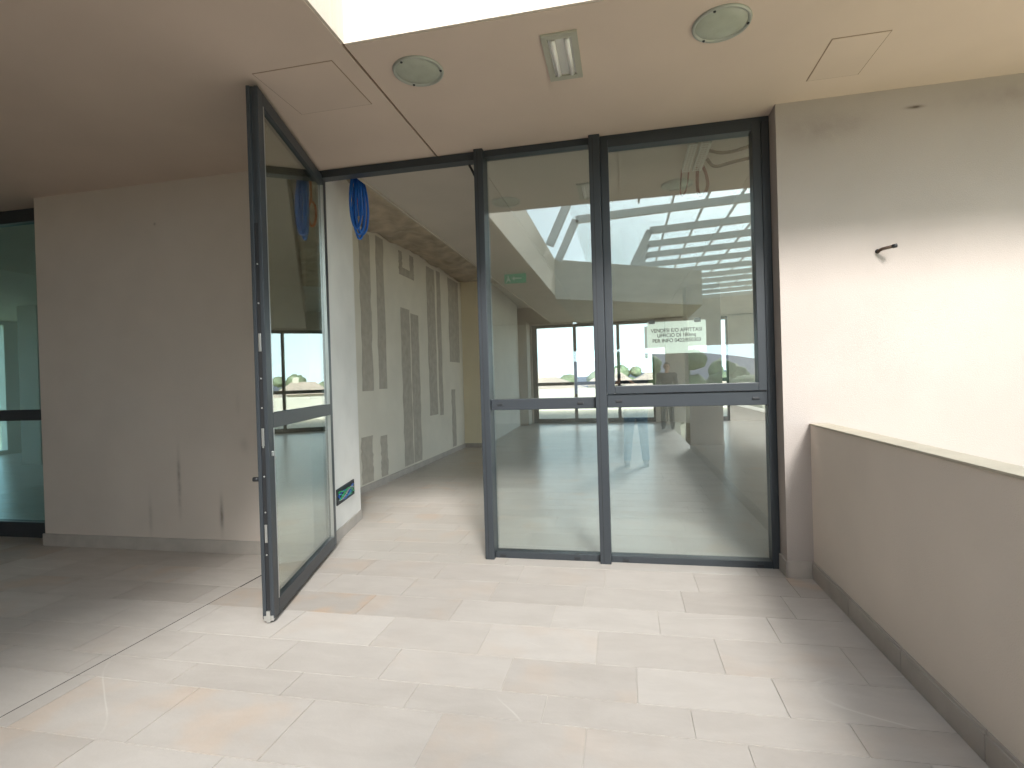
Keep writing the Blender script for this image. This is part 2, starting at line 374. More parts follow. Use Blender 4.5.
struct('baseboard_partition', MB().prism([(-3.438, 5.28), (-3.426, 5.28), (-3.466, 11.28), (-3.478, 11.28)], 0, .09), M_skirt)
struct('wall_cream', MB().prism([(-3.62, 11.3), (-3.05, 11.3), (-3.05, 11.45), (-3.62, 11.45)], 0, 3.85), M_cream)
struct('baseboard_cream', B(-3.47, -3.05, 11.288, 11.3, 0, .09), M_skirt)
struct('wall_hall_side', MB().prism([(-3.05, 11.451), (-3.28, 16.7), (-3.62, 16.7), (-3.62, 11.451)], 0, 3.85), M_inwall)
struct('pillar_corner', B(-3.62, -3.0, 16.71, 17.3, 0, 3.3), M_pillar)
struct('pillar_hall', B(1.31, 1.97, 11.5, 12.15, 0, 3.3), M_pillar)
struct('baseboard_pillar', B(1.30, 1.98, 11.49, 12.16, 0, .09), M_skirt)
struct('wall_hall_right', MB().box(6.5, 6.7, 4.04, 5.0, -.2, 3.85).box(6.5, 6.7, 10.4, 11, -.2, 3.85).box(6.5, 6.7, 16.8, YF+.3, -.2, 3.85).box(6.5, 6.7, 5.0, 10.4, 3.25, 3.85).box(6.5, 6.7, 11, 16.8, 3.25, 3.85).box(6.5, 6.7, 5.0, 10.4, -.2, .1).box(6.5, 6.7, 11, 16.8, -.2, .1), M_inwall)  # unseen wall; openings added to let more daylight into the hall
struct('wall_left_room', MB().box(-15.2, -15.0, 4.04, 4.6, -.2, 3.85).box(-15.2, -15.0, 4.6, 10.3, 3.2, 3.85).box(-15.2, -15.0, 4.6, 10.3, -.2, .1).box(-15.2, -15.0, 10.3, 12.2, -.2, 3.85).box(-15.2, -15.0, 12.2, 16.8, 3.2, 3.85).box(-15.2, -15.0, 12.2, 16.8, -.2, .1).box(-15.2, -15.0, 16.8, YF+.3, -.2, 3.85), M_inwall)  # openings added outside the visible stretch to brighten the left room
struct('wall_left_front', B(-15.0, -9.21, 4.24, 4.40, -.2, 3.85), M_inwall)
struct('pillar_left_room', B(-12.3, -11.8, 8.7, 9.2, 0, 3.3), M_pillar)
mb = MB(); mb.box(.97, 1.90, YF, YF+.25, 0, 3.3); mb.box(3.2, 6.5, YF, YF+.25, 0, 3.3); mb.box(-3.6, -2.97, YF, YF+.25, 0, 3.3); mb.box(-15, -7.6, YF, YF+.25, 0, 3.3)
mb.box(-15, 6.5, YF, YF+.25, 3.26, 3.85)
struct('wall_far', mb, M_pillar)

# ------------------------------------------------------------------ framed glazing
def caps(mb, pts, yf, mi=0):
    for x, z in pts: mb.box(x-.024, x+.024, yf-.006, yf+.004, z-.009, z+.009, mi, bevel=.003)
XA0, XA1, XB0, XB1, XR0, XR1 = -1.137, -1.062, -.217, -.132, 1.022, 1.088
w1 = thing('window_1', (0, G, 0), 'anthracite framed glazed screen with two tall bays beside the open door', 'glazed screen', kind='structure')
def fr(name, mb, m=M_frame, lab=None):
    o = mb.build(name, m, w1)
    if lab: o['label'] = lab
    return o
YB = G+.10                    # back of the frames
mb = MB(); mb.box(-2.60, XA0-.001, G, YB, 3.255, ZC-.001, bevel=.004); mb.box(XA1+.001, XB0-.001, G, YB, 3.266, ZC-.001, bevel=.004); mb.box(XB1+.001, XR1, G, YB, 3.284, ZC-.001, bevel=.004)
fr('header', mb)
for a, b in ((XA0, XA1), (XB0, XB1)):
    m_ = MB(); m_.box(a, b, G-.05, YB, 0, ZC-.002, bevel=.005); m_.box(a+.028, a+.032, G-.0515, G-.045, .02, ZC-.02, 1)
    fr('mullion', m_, [M_frame, M_frame2])
m_ = MB(); m_.box(XR0+.01, XR1, G, YB, 0, 3.283, bevel=.004)
fr('end_post', m_)
for a, b, z0, z1 in ((XA1, XB0, 1.205, 1.292), (XB1, XR0+.01, 1.208, 1.312)):
    fr('mid_rail', B(a+.001, b-.001, G+.005, YB, z0, z1, bevel=.004))
for a, b in ((XA1, XB0), (XB1, XR0+.01)):
    fr('bottom_rail', B(a+.001, b-.001, G+.004, YB, 0, .052, bevel=.004))
mb = MB(); caps(mb, ((-1.0, .022), (-.40, .022), (-.02, .022), (.95, .022), (-.99, 1.25), (-.34, 1.25), (-.04, 1.258), (.95, 1.258)), G+.003)
fr('drain_cap', mb, M_cap, 'small dark drain caps on the rails')
sash = MB()
sx0, sx1, sz0, sz1, sw = XB1+.002, XR0+.006, 1.315, 3.282, .060
for a in ((sx0, sx0+sw, sz0, sz1), (sx1-sw, sx1, sz0, sz1), (sx0+sw, sx1-sw, sz0, sz0+sw), (sx0+sw, sx1-sw, sz1-sw, sz1)):
    sash.box(a[0], a[1], G-.012, YB-.01, a[2], a[3], bevel=.004)
s_ = fr('sash', sash)
g_ = B(sx0+sw-.005, sx1-sw+.005, G+.042, G+.052, sz0+sw-.005, sz1-sw+.005).build('glass_pane', M_glass, s_, origin=(0, G, 0)); g_.location = (0, 0, 0)
for a, b, z0, z1 in ((XA1, XB0, .05, 1.207), (XA1, XB0, 1.29, 3.27), (XB1, XR0+.012, .05, 1.212)):
    fr('glass_pane', B(a-.005, b+.005, G+.042, G+.052, z0, z1), M_glass)
fr('stay_arm', MB().tube([(-1.15, G+.05, 3.13), (-1.20, G+.05, 3.235)], .010).box(-1.155, -1.137, G+.03, G+.07, 3.10, 3.15), M_frame2)

w2 = thing('window_2', (-7, G, 0), 'dark framed window band left of the plaster wall', 'window', kind='structure')
YW = 4.24
M_glass_left = glass_mat('teal_glass', (.68, .90, .92), .17, .9)
for nm, z0, z1 in (('header', 3.19, 3.318), ('mid_rail', 1.185, 1.295), ('bottom_rail', .0, .155)):
    B(-9.0, -5.40, YW, YW+.09, z0, z1, bevel=.004).build(nm, M_frame, w2)
for x in (-9.0, -7.3): B(x, x+.08, YW-.02, YW+.095, .156, 3.18, bevel=.004).build('mullion', M_frame, w2)
B(-5.48, -5.40, YW, YW+.09, .156, 3.18, bevel=.004).build('end_post', M_frame, w2)
for a, b in ((-8.92, -7.3), (-7.22, -5.48)):
    for z0, z1 in ((.15, 1.19), (1.29, 3.2)): B(a, b, YW+.04, YW+.05, z0, z1).build('glass_pane', M_glass_left, w2)

# far windows of the hall and of the room on the left
def far_window(n, x0, x1, muls, label):
    r = thing('window_%d' % n, ((x0+x1)/2, YF, 0), label, 'window', kind='structure')
    Y0, Y1 = YF+.06, YF+.15
    mb = MB(); mb.box(x0, x1, Y0, Y1, 3.16, 3.26); mb.box(x0, x1, Y0, Y1, 0, .14); mb.box(x0, x0+.16, Y0, Y1, .14, 3.16); mb.box(x1-.06, x1, Y0, Y1, .14, 3.16)
    mb.build('frame', M_frame, r)
    xs = [x0+.16]+[m for m in muls]+[x1-.06]
    for m in muls: B(m-.05, m+.05, Y0-.02, Y1, .14, 3.16).build('mullion', M_frame, r)
    for a, b in zip(xs[:-1], xs[1:]):
        a2 = a+(.05 if a in muls else 0); b2 = b-(.05 if b in muls else 0)
        B(a2, b2, Y0, Y1, 1.235, 1.345).build('mid_rail', M_frame, r)
        B(a2, b2, Y0+.04, Y0+.05, .14, 3.16).build('glass_pane', M_glass_far, r)
far_window(3, -2.97, .97, (-1.55, -.15), 'wide dark framed window at the far end of the hall')
far_window(4, 1.90, 3.2, (), 'narrower window behind the square pillar at the far end')
far_window(5, -7.6, -3.6, (-6.2, -4.9), 'far window of the room left of the partition')

# ------------------------------------------------------------------ the open door leaf
H0, H1 = Vector((-2.585, 4.30, 0)), Vector((-2.166, 2.855, 0))
ang = math.atan2(H1.y-H0.y, H1.x-H0.x); W = (H1-H0).length
d1 = thing('door_1', H0, 'tall glazed door leaf with anthracite frame standing open outward', 'door', kind='structure', rz=ang)
# local x runs from the hinge to the free edge; local +y is the face towards the passage and the glazed bays
T = .035
def dp(nm, mb, m=M_frame, par=None): return mb.build(nm, m, par or d1)
dz0, dz1 = .028, 3.285
dp('hinge_stile', B(0, .085, -T, T, dz0, dz1, bevel=.004))
st = MB(); st.box(W-.085, W-.001, -T, -.012, dz0, dz1, bevel=.003); st.box(W-.085, W-.001, .012, T, dz0, dz1, bevel=.003); st.box(W-.084, W-.012, -.012, .012, dz0, dz1)
dp('lock_stile', st)
dp('top_rail', B(.086, W-.086, -T, T, dz1-.085, dz1, bevel=.004))
dp('bottom_rail', B(.086, W-.086, -T, T, dz0, dz0+.095, bevel=.004))
dp('mid_rail', B(.086, W-.086, -T, T, 1.19, 1.285, bevel=.004))
for z0, z1 in ((dz0+.09, 1.195), (1.28, dz1-.08)):
    dp('glass_pane', B(.08, W-.08, .004, .014, z0, z1), M_glass_door)
gk = MB()
for z0, z1 in ((dz0+.095, 1.19), (1.285, dz1-.085)):
    gk.box(.085, .095, .012, T+.001, z0, z1); gk.box(W-.095, W-.085, .012, T+.001, z0, z1)
dp('glazing_bead', gk, M_steel)['label'] = 'pale glazing beads along the door glass'
lk = MB()
lk.box(W-.012, W-.006, -.011, .011, dz0+.02, 2.45)
dp('lock_strip', lk, M_frame2)
for z in (.06, .42, .68, .9, 1.08, 1.32, 1.5, 1.74, 1.96, 2.2): dp('strike_screw', MB().ball((W-.004, 0, z), .006, 1), M_steel)
for z in (.55, 1.14, 1.72): dp('bolt_plate', B(W-.008, W-.001, -.008, .008, z-.055, z+.055, bevel=.002), M_steel)
fb = MB(); fb.box(W-.03, W+.002, -.030, .030, dz0-.012, dz0+.02, bevel=.003); fb.box(W-.02, W+.006, -.012, .012, dz0-.02, dz0+.05, bevel=.002)
dp('foot_bolt', fb, M_steel)
cy = MB(); cy.box(W-.06, W-.02, -T-.008, -T, .80, .96, bevel=.004); cy.tube([(W-.04, -T-.006, .88), (W-.04, -T-.045, .88)], .014, 14)
dp('lock_cylinder', cy, M_black)
dp('latch', B(W-.055, W-.035, T, T+.012, 1.02, 1.05, bevel=.003), M_steel)
for z in (.35, 1.7, 2.95): dp('hinge', MB().tube([(-.012, 0, z-.06), (-.012, 0, z+.06)], .014, 14), M_frame)

# ------------------------------------------------------------------ ceiling fittings
def round_light(x, y, label, first=None, R=.152):
    z = ZC
    r = thing('ceiling_light', (x, y, z), label, 'ceiling light', 'round recessed lights in the soffit')
    if first:
        for c in first.children:
            k = c.copy(); COL.objects.link(k); k.parent = r
        return r
    MB().lathe([(R*.86, -.002), (R*.9, -.012), (R*.98, -.013), (R, -.004), (R, .0)], (x, y, z), 56, smooth=True).build('ring', M_lamp_ring, r)
    MB().lathe([(.0005, -.016), (R*.5, -.0145), (R*.8, -.010), (R*.88, -.004)], (x, y, z), 56, smooth=True).build('diffuser', M_lamp_glass, r)
    for a in (.1, 2.15, 4.3):
        MB().lathe([(.0005, -.018), (.006, -.0175), (.008, -.012)], (x+R*.9*math.cos(a), y+R*.9*math.sin(a), z), 12).build('screw', M_black, r)
    return r
l1 = round_light(-1.156, 3.03, 'round frosted soffit light near the dark ceiling joint')
round_light(.565, 3.035, 'round frosted soffit light to the right of the rectangular lamp', l1)
r = thing('ceiling_lamp', (-.295, 3.11, ZC), 'rectangular recessed twin tube lamp between the two round lights', 'ceiling light')
x0, x1, y0, y1 = -.395, -.195, 2.885, 3.335
fm = MB()
for a in ((x0, x0+.034, y0, y1), (x1-.034, x1, y0, y1), (x0+.034, x1-.034, y0, y0+.045), (x0+.034, x1-.034, y1-.045, y1)): fm.box(a[0], a[1], a[2], a[3], ZC-.012, ZC, bevel=.002)
fm.build('frame', M_lamp_frame, r)
B(x0+.034, x1-.034, y0+.045, y1-.045, ZC-.004, ZC-.001).build('reflector', M_lamp_in, r)
for x in (-.335, -.255): MB().tube([(x, y0+.06, ZC-.010), (x, y1-.06, ZC-.010)], .014, 14).build('lamp_tube', M_tube, r)
def hatch(x0, x1, y0, y1, label):
    r = thing('ceiling_hatch', ((x0+x1)/2, (y0+y1)/2, ZC), label, 'access hatch', 'flush access hatches in the soffit')
    B(x0, x1, y0, y1, ZC-.0035, ZC).build('panel', M_ceil, r)
    e = .006; m = MB(); m.box(x0-e, x0, y0-e, y1+e, ZC-.0015, ZC); m.box(x1, x1+e, y0-e, y1+e, ZC-.0015, ZC); m.box(x0, x1, y0-e, y0, ZC-.0015, ZC); m.box(x0, x1, y1, y1+e, ZC-.0015, ZC)
    m.build('joint_line', mat('hatch_joint', (.34, .25, .18), .9), r)
hatch(1.212, 1.505, 3.34, 3.77, 'flush rectangular hatch in the soffit above the right-hand wall')
hatch(-2.115, -1.60, 2.81, 3.30, 'flush rectangular hatch in the soffit above the open door')
# pipe stub on the right wall
p = thing('pipe_stub', (1.705, D, 2.243), 'short dark pipe sticking out of the pale wall above the parapet', 'pipe')
MB().tube([(1.705, D+.01, 2.243), (1.706, D-.018, 2.243), (1.716, D-.04, 2.248), (1.762, D-.085, 2.252)], .0105, 12).build('pipe', mat('rusty_iron', (.09, .06, .045), .6, metal=.4), p)
MB().tube([(1.760, D-.083, 2.2518), (1.778, D-.100, 2.253)], .0135, 12).build('end_cap', M_black, p)
wp = MB().lathe([(.0005, .006), (.013, .006), (.015, .004), (.015, 0)], n=18)
wp.v = [(1.705+x, D-z, 2.243+y) for x, y, z in wp.v]
wp.build('wall_plate', M_black, p)

# ------------------------------------------------------------------ conduit coils, socket box, sign, exit sign, cable trays
def loop(cx, cy, cz, rx, rz, r, ph=0, tw=0.0, lean=0.0):
    pts = []
    for k in range(29):
        a = PI/2+2*PI*k/28*.93+ph
        pts.append((cx+rx*math.cos(a), cy+tw*math.sin(a*1.3+ph)+lean*k/28, cz+rz*math.sin(a)))
    return pts
cb = MB()
rnd = random.Random(3)
for k in range(6):
    cb.tube(loop(-2.39+rnd.uniform(-.018, .018), 4.60+rnd.uniform(-.05, .05), 3.14+rnd.uniform(-.05, .05), rnd.uniform(.028, .05), rnd.uniform(.23, .29), .011, rnd.uniform(-.2, .2), .03, .02), .0115, 8)
for k in range(4): cb.tube([(-2.35-.028*k, 4.60, 3.03), (-2.36-.028*k, 4.59, 3.33), (-2.45+.02*k, 4.59, 3.62)], .0115, 8)
o = cb.build('cable_coil', M_blue, None, (-2.40, 4.60, 3.62)); tag(o, 'bundle of blue conduit hanging in loops at the top of the doorway', 'conduit')
o = MB().tube(loop(-2.475, 4.72, 3.10, .035, .12, .011, .3, .02), .011, 8).tube([(-2.47, 4.72, 3.21), (-2.47, 4.72, 3.62)], .011, 8).build('conduit_loop', M_orange, None, (-2.47, 4.72, 3.62))
tag(o, 'short orange conduit loop behind the blue bundle', 'conduit')
# recessed box on the jamb
P0, P1 = Vector((-2.62, 4.361, 0)), Vector((-2.82, 5.27, 0)); jd = (P1-P0).normalized()
jang = math.atan2(jd.y, jd.x); c = P0+jd*.40; c.z = .40
b = thing('wall_box', c, 'black recessed wiring box low on the white door jamb', 'wiring box', rz=jang)
# local x along the jamb, local -y out of the wall towards the passage
e = MB(); w, h = .275, .075
for a in ((-w, w, h-.012, h), (-w, w, -h, -h+.012), (-w, -w+.012, -h+.012, h-.012), (w-.012, w, -h+.012, h-.012)): e.box(a[0], a[1], -.010, .0, a[2], a[3])
e.build('rim', M_black, b)
B(-w+.012, w-.012, -.003, .0, -h+.012, h-.012).build('back_plate', M_black, b)
cl = {'blue': (.02, .12, .5), 'green': (.03, .35, .12), 'grey': (.35, .36, .36), 'cyan': (.08, .35, .5)}
for k, (nm, cc) in enumerate((('blue', cl['blue']), ('green', cl['green']), ('cyan', cl['cyan']), ('blue', cl['blue']), ('grey', cl['grey']), ('green', cl['green']))):
    pts = []
    for q in range(13):
        t = q/12; pts.append((-w*.85+1.7*w*t, -.008-.012*math.sin(PI*t)-.003*k, h*.62*math.sin(t*5+k*1.1)*(.9 if k % 2 else .7)))
    MB().tube(pts, .006, 6).build('wire', mat('wire_'+nm, cc, .4), b)
# paper notice behind the right pane
sx0_, sx1_, sz0_, sz1_ = .189, .622, 1.615, 1.862; ys = G+.060
n = thing('paper_sign', ((sx0_+sx1_)/2, ys, sz0_), 'pale printed sale notice taped inside the large right-hand pane', 'notice')
pg = MB(); pg.box(sx0_, sx1_, ys, ys+.0015, sz0_, sz1_); pg.build('sheet', M_paper, n)
B(sx0_-.022, sx0_-.001, ys+.001, ys+.003, sz0_-.03, sz1_-.03).build('side_strip', mat('strip_grey', (.42, .44, .40), .9), n)  # plain grey strip at the sheet's left edge, set a little lower
for x in (sx0_+.035, sx1_-.06): B(x-.024, x+.024, ys-.0025, ys-.0005, sz1_-.014, sz1_+.018, bevel=.0005).build('tape', M_tape, n)
for txt, z, wd in (('VENDESI E/O AFFITTASI', 1.780, .375), ('UFFICIO DI 180mq', 1.742, .285), ('PER INFO 0422/850303', 1.702, .355)):
    cu = bpy.data.curves.new('t', 'FONT'); cu.body = txt; cu.size = .04; cu.align_x = 'CENTER'; cu.extrude = .0003; cu.offset = .0006
    to = bpy.data.objects.new('t', cu); COL.objects.link(to); bpy.context.view_layer.update()
    me = bpy.data.meshes.new_from_object(to.evaluated_get(bpy.context.evaluated_depsgraph_get())); bpy.data.objects.remove(to)
    xs = [v.co.x for v in me.vertices]; k = wd/(max(xs)-min(xs))
    for v in me.vertices: v.co = Vector((v.co.x*k, -.0009+v.co.z, v.co.y*1.0+z-sz0_))
    me.materials.clear(); me.materials.append(M_ink)
    lo = bpy.data.objects.new('printed_line', me); COL.objects.link(lo); lo.parent = n
# exit sign
ex = thing('exit_sign', (-1.77, -.43, ZC), 'small green exit sign hanging from the left soffit, mirrored in the pane beside the door', 'exit sign')
B(-1.96, -1.58, -.46, -.43, 3.11, 3.27, bevel=.004).build('panel', M_green, ex)
for x in (-1.93, -1.61): MB().tube([(x, -.445, 3.265), (x, -.445, ZC)], .006, 8).build('hanger', M_galv, ex)
pm = MB(); yq = -.429
pm.box(-1.80, -1.66, yq-.001, yq, 3.18, 3.20)
pm.add([(-1.83, yq, 3.19), (-1.78, yq, 3.225), (-1.78, yq, 3.155)], [(0, 1, 2)])
pm.box(-1.90, -1.875, yq-.001, yq, 3.215, 3.24); pm.add([(-1.915, yq, 3.205), (-1.87, yq, 3.21), (-1.86, yq, 3.17), (-1.845, yq, 3.13), (-1.86, yq, 3.13), (-1.885, yq, 3.165), (-1.92, yq, 3.13), (-1.935, yq, 3.13), (-1.905, yq, 3.17)], [tuple(range(9))])
pm.build('pictogram', M_white, ex)
# perforated trays
for x, w, lab in ((.585, .062, 'perforated cable tray nearer the middle mullion'), (.68, .075, 'perforated cable tray nearer the red cables')):
    t = MB(); ya, yb = 4.36, 4.93
    t.box(x-w/2, x-w/2+.004, ya, yb, 3.235, 3.27); t.box(x+w/2-.004, x+w/2, ya, yb, 3.235, 3.27)
    for q in range(3): xx = x-w/2+.004+(w-.008)*q/2-(.006 if q == 2 else .003 if q == 1 else 0); t.box(xx, xx+.006, ya, yb, 3.235, 3.238)
    yy = ya
    while yy < yb: t.box(x-w/2+.004, x+w/2-.004, yy, yy+.018, 3.2352, 3.2378); yy += .045
    for yy in (4.45, 4.84):
        for sx in (-1, 1): t.box(x+sx*(w/2+.003)-.003, x+sx*(w/2+.003)+.003, yy, yy+.012, 3.24, 3.30)
    o = t.build('cable_tray', M_galv, None, (x, 4.65, 3.27)); tag(o, lab, 'cable tray', 'cable trays under the hall ceiling')
for k, (pts, m, lab) in enumerate((
    ([(.735, 4.97, 3.29), (.76, 4.95, 3.22), (.77, 4.9, 3.08), (.72, 4.92, 3.0), (.68, 4.95, 3.05), (.69, 4.96, 3.28)], M_red, 'dark red cable looping down beside the cable trays'),
    ([(.745, 4.80, 3.285), (.80, 4.8, 3.20), (.93, 4.75, 3.215), (1.14, 4.72, 3.23)], mat('black_cable', (.05, .03, .03), .5), 'black cable sagging from the trays towards the end post'),
    ([(.56, 4.98, 3.28), (.54, 4.98, 3.12), (.55, 4.99, 3.03), (.60, 4.98, 3.10), (.62, 4.98, 3.28)], M_red, 'thin red cable hanging at the end of the trays'),
    ([(.74, 4.62, 3.28), (.84, 4.6, 3.235), (1.0, 4.58, 3.25), (1.12, 4.57, 3.29)], mat('brown_cable', (.08, .045, .03), .5), 'upper brown cable running along the ceiling by the end post'))):
    # smooth the polyline
    q = [Vector(v) for v in pts]
    for _ in range(3):
        z = [q[0]]
        for a, b in zip(q[:-1], q[1:]): z += [a.lerp(b, .25), a.lerp(b, .75)]
        q = z+[q[-1]]
    o = MB().tube(q, .014 if k != 2 else .007, 8).build('cable', m, None, pts[0]); tag(o, lab, 'cable', 'loose cables in the hall ceiling')

# ------------------------------------------------------------------ glazed canopy over the opening, seen mirrored in the panes
cn = thing('glass_canopy', (3, -6, 4.15), 'pale steel and glass canopy over the terrace opening', 'canopy')
def rafter(y, xl, z0):
    m = MB(); zt = 4.98; pr = [(xl, z0), (xl+.42, zt), (9.0, zt+.035*(9-xl))]
    for (xa, za), (xb, zb) in zip(pr[:-1], pr[1:]):
        dx, dz = xb-xa, zb-za; l = math.hypot(dx, dz); nx, nz = -dz/l*.08, dx/l*.08
        vs = [(xa+nx, y-.05, za+nz), (xa-nx, y-.05, za-nz), (xb-nx, y-.05, zb-nz), (xb+nx, y-.05, zb+nz)]
        vs += [(a, b+.10, c) for a, b, c in vs]
        m.add(vs, [(0,1,2,3),(7,6,5,4),(0,4,5,1),(1,5,6,2),(2,6,7,3),(3,7,4,0)])
    m.build('rafter', M_canopy, cn)
for k, y in enumerate((-2.0, -3.42, -4.85, -6.2, -7.5, -8.9, -10.4, -11.8, -13.1, -14.6, -16.1, -17.6)):
    rafter(y, XO+.1 if y > -3.46 else .30, 4.10 if y > -3.46 else 4.17)
for k in range(11):
    x = -.3+.72*k; yb = -3.3 if x < .8 else -17.6; zz = 4.98+.035*(x-XO)+.13
    B(x-.022, x+.022, yb, -.6, zz, zz+.05).build('purlin', M_canopy, cn)
struct('wall_canopy_end', MB().box(2.3, 9.2, -18.3, -18.0, 2.86, 5.2).box(2.3, 2.6, -18.3, -18.0, GZ, 2.86).box(8.8, 9.2, -18.3, -18.0, GZ, 2.86), M_slab)
for k in range(2):
    B(9.0, 9.15, -1.7-k*6, -1.5-k*6, -6, 5.0).build('post', M_canopy, cn)
MB().add([(XO+.4, -17.7, 5.17), (9.1, -17.7, 5.54), (9.1, -.6, 5.54), (XO+.4, -.6, 5.17), (XO+.4, -17.7, 5.176), (9.1, -17.7, 5.546), (9.1, -.6, 5.546), (XO+.4, -.6, 5.176)], [(0,1,2,3),(7,6,5,4),(0,4,5,1),(1,5,6,2),(2,6,7,3),(3,7,4,0)]).build('glazing', M_canopy_glass, cn)

# ------------------------------------------------------------------ landscape
GZ = -6.0
struct('ground', B(-400, 400, -420, 420, GZ-1, GZ), M_ground)
struct('wall_building_base', MB().prism([(-9, -9), (1.25, -9), (1.25, 4.3), (6.4, 4.3), (6.4, YF+.2), (-9, YF+.2)], GZ, -.26), M_house)
struct('wall_terrace_far', B(-16, 14, 25.0, 25.2, GZ, 1.0), M_terrace_wall)
struct('floor_terrace_far', B(-16, 14, YF+.31, 25.0, -.3, -.02), M_coping)
def ridge(name, y, x0, x1, h, seed, depth=60):
    m = MB(); n = 80; vs = []
    for i in range(n+1):
        x = x0+(x1-x0)*i/n
        z = h*(.55+.45*noise.noise(Vector((x*.012, seed, 0)))+.16*noise.noise(Vector((x*.05, seed, 4))))
        z *= min(1, i/8, (n-i)/8)
        vs += [(x, y-depth, GZ), (x, y-depth*.4, GZ+(z-GZ)*.62), (x, y, z), (x, y+depth, GZ)]
    fs = []
    for i in range(n):
        for j in range(3): fs.append((i*4+j, (i+1)*4+j, (i+1)*4+j+1, i*4+j+1))
    m.add(vs, fs, 0, True); return struct(name, m, M_hill)
ridge('hill_back', -300, -320, 340, 17, 1.3)
ridge('hill_front', 360, -380, 380, 6, 5.1)
def tree(x, y, h, wd, m, label, group, seed):
    rnd = random.Random(seed); random.seed(seed)
    r = thing('tree', (x, y, GZ), label, 'tree', group)
    MB().tube([(x, y, GZ-.1), (x+.1, y, GZ+h*.3), (x, y+.1, GZ+h*.75)], [h*.035, h*.026, h*.01], 8).build('trunk', M_bark, r)
    c = MB()
    for k in range(16):
        a = rnd.uniform(0, 2*PI); t = rnd.uniform(.3, .93); rr = wd*.36*math.sqrt(rnd.random())*(1.15-abs(t-.55)*1.4)
        c.ball((x+rr*math.cos(a), y+rr*math.sin(a), GZ+h*t), wd*rnd.uniform(.14, .24), 3, scale=(1, 1, .85), jit=.14)
    c.build('crown', m, r)
    return r
tf = [(-17.6, 106, 8.4, 7, 1, 'pale loose tree at the left edge of the far window'),
      (-10.2, 94, 8.4, 7, 0, 'dark round tree rising behind the roof of the wide house in the far window'),
      (-3.6, 96, 8.2, 7, 1, 'pale round tree between the wide house and the middle mullion of the far window'),
      (.5, 70, 9.1, 5.0, 0, 'nearest round tree, to the left of the hip roof in the right-hand pane'),
      (8.2, 74, 9.0, 5.0, 1, 'pale tree in the window slit beside the square hall pillar'),
      (14.8, 84, 9.2, 7, 0, 'dark tree at the right edge of the window slit beside the hall pillar')]
for i, (x, y, h, wd, k, lab) in enumerate(tf):
    tree(x, y, h, wd, (M_leaf, M_leaf2)[k], lab, 'trees beyond the far terrace', 20+i)
tb = [(1.0, -42, 10.2, 5, 'slim dark tree mirrored right behind the person in dark clothes'), (6.0, -46, 9.9, 5, 'tall dark tree mirrored below the paper notice'),
      (13, -60, 9.2, 8, 'round dark tree mirrored between the notice and the end post'), (22, -62, 9.4, 9, 'wide low tree mirrored next to the end post of the glazing')]
for i, (x, y, h, wd, lab) in enumerate(tb):
    tree(x, y, h, wd, M_leaf, lab, 'trees on the open side of the terrace', 51+i)
def house(x, y, w, d, h, rh, label, rz=0):
    r = thing('house', (x, y, GZ), label, 'house')
    B(x-w/2, x+w/2, y-d/2, y+d/2, GZ-.1, GZ+h).build('wall', M_house, r)
    a = .5; m = MB(); z0 = GZ+h; m.add([(x-w/2-a, y-d/2-a, z0), (x+w/2+a, y-d/2-a, z0), (x+w/2+a, y+d/2+a, z0), (x-w/2-a, y+d/2+a, z0), (x-w/4, y, z0+rh), (x+w/4, y, z0+rh)],
        [(0,1,5,4), (1,2,5), (2,3,4,5), (3,0,4), (3,2,1,0)])
    m.build('roof', M_roof, r)
    B(x+w*.1, x+w*.1+.6, y-.3, y+.3, z0+rh*.4, z0+rh+.5).build('chimney', M_house, r)
    for k in range(4):
        xx = x-w*.36+w*.24*k; fr_ = B(xx-.5, xx+.5, y-d/2-.04, y-d/2+.02, z0-2.3, z0-.8).build('window', M_shutter, r)
house(.9+3.2, 46, 9, 8, 6.3, 1.5, 'low house with terracotta hip roof beyond the right-hand far window')
house(-9.5, 52, 12, 9, 6.2, 1.5, 'wide house with terracotta hip roof beyond the left of the far window')
house(-1.4, 61, 4.8, 6, 6.7, 1.3, 'narrow house with terracotta roof behind the middle mullion, mirrored in the open door leaf')

# ------------------------------------------------------------------ people (mirrored in the panes)
def capsule(mb, a, b, ra, rb, n=14):
    a, b = Vector(a), Vector(b); d = b-a; L = d.length
    prof = []
    for k in range(5): t = -PI/2+PI/2*k/4.0; prof.append((max(.0004, ra*math.cos(t)), ra*math.sin(t)))
    for k in range(1, 6): t = PI/2*k/5.0; prof.append((max(.0004, rb*math.cos(t)), L+rb*math.sin(t)))
    m = MB().lathe(prof, n=n); q = Vector((0, 0, 1)).rotation_difference(d.normalized()) if L > 1e-6 else Vector((0, 0, 1)).rotation_difference(Vector((0, 0, 1)))
    mb.add([a+q @ Vector(v) for v in m.v], m.f+[], 0, True)
    k = len(prof); base = len(mb.v)-len(m.v)
    mb.f.append([base+i*k for i in range(n)]); mb.m.append(0); mb.sm.append(True)
    mb.f.append([base+i*k+k-1 for i in range(n)]); mb.m.append(0); mb.sm.append(True)
def fuse(name, mb, m, parent, vox):
    o = mb.build(name, m, parent)
    r = o.modifiers.new('r', 'REMESH'); r.mode = 'VOXEL'; r.voxel_size = vox; r.use_smooth_shade = True
    s = o.modifiers.new('s', 'SMOOTH'); s.iterations = 3; s.factor = .5
    bpy.context.view_layer.update()
    me = bpy.data.meshes.new_from_object(o.evaluated_get(bpy.context.evaluated_depsgraph_get()))
    o.modifiers.clear(); o.data = me
    for p in me.polygons: p.use_smooth = True
    return o
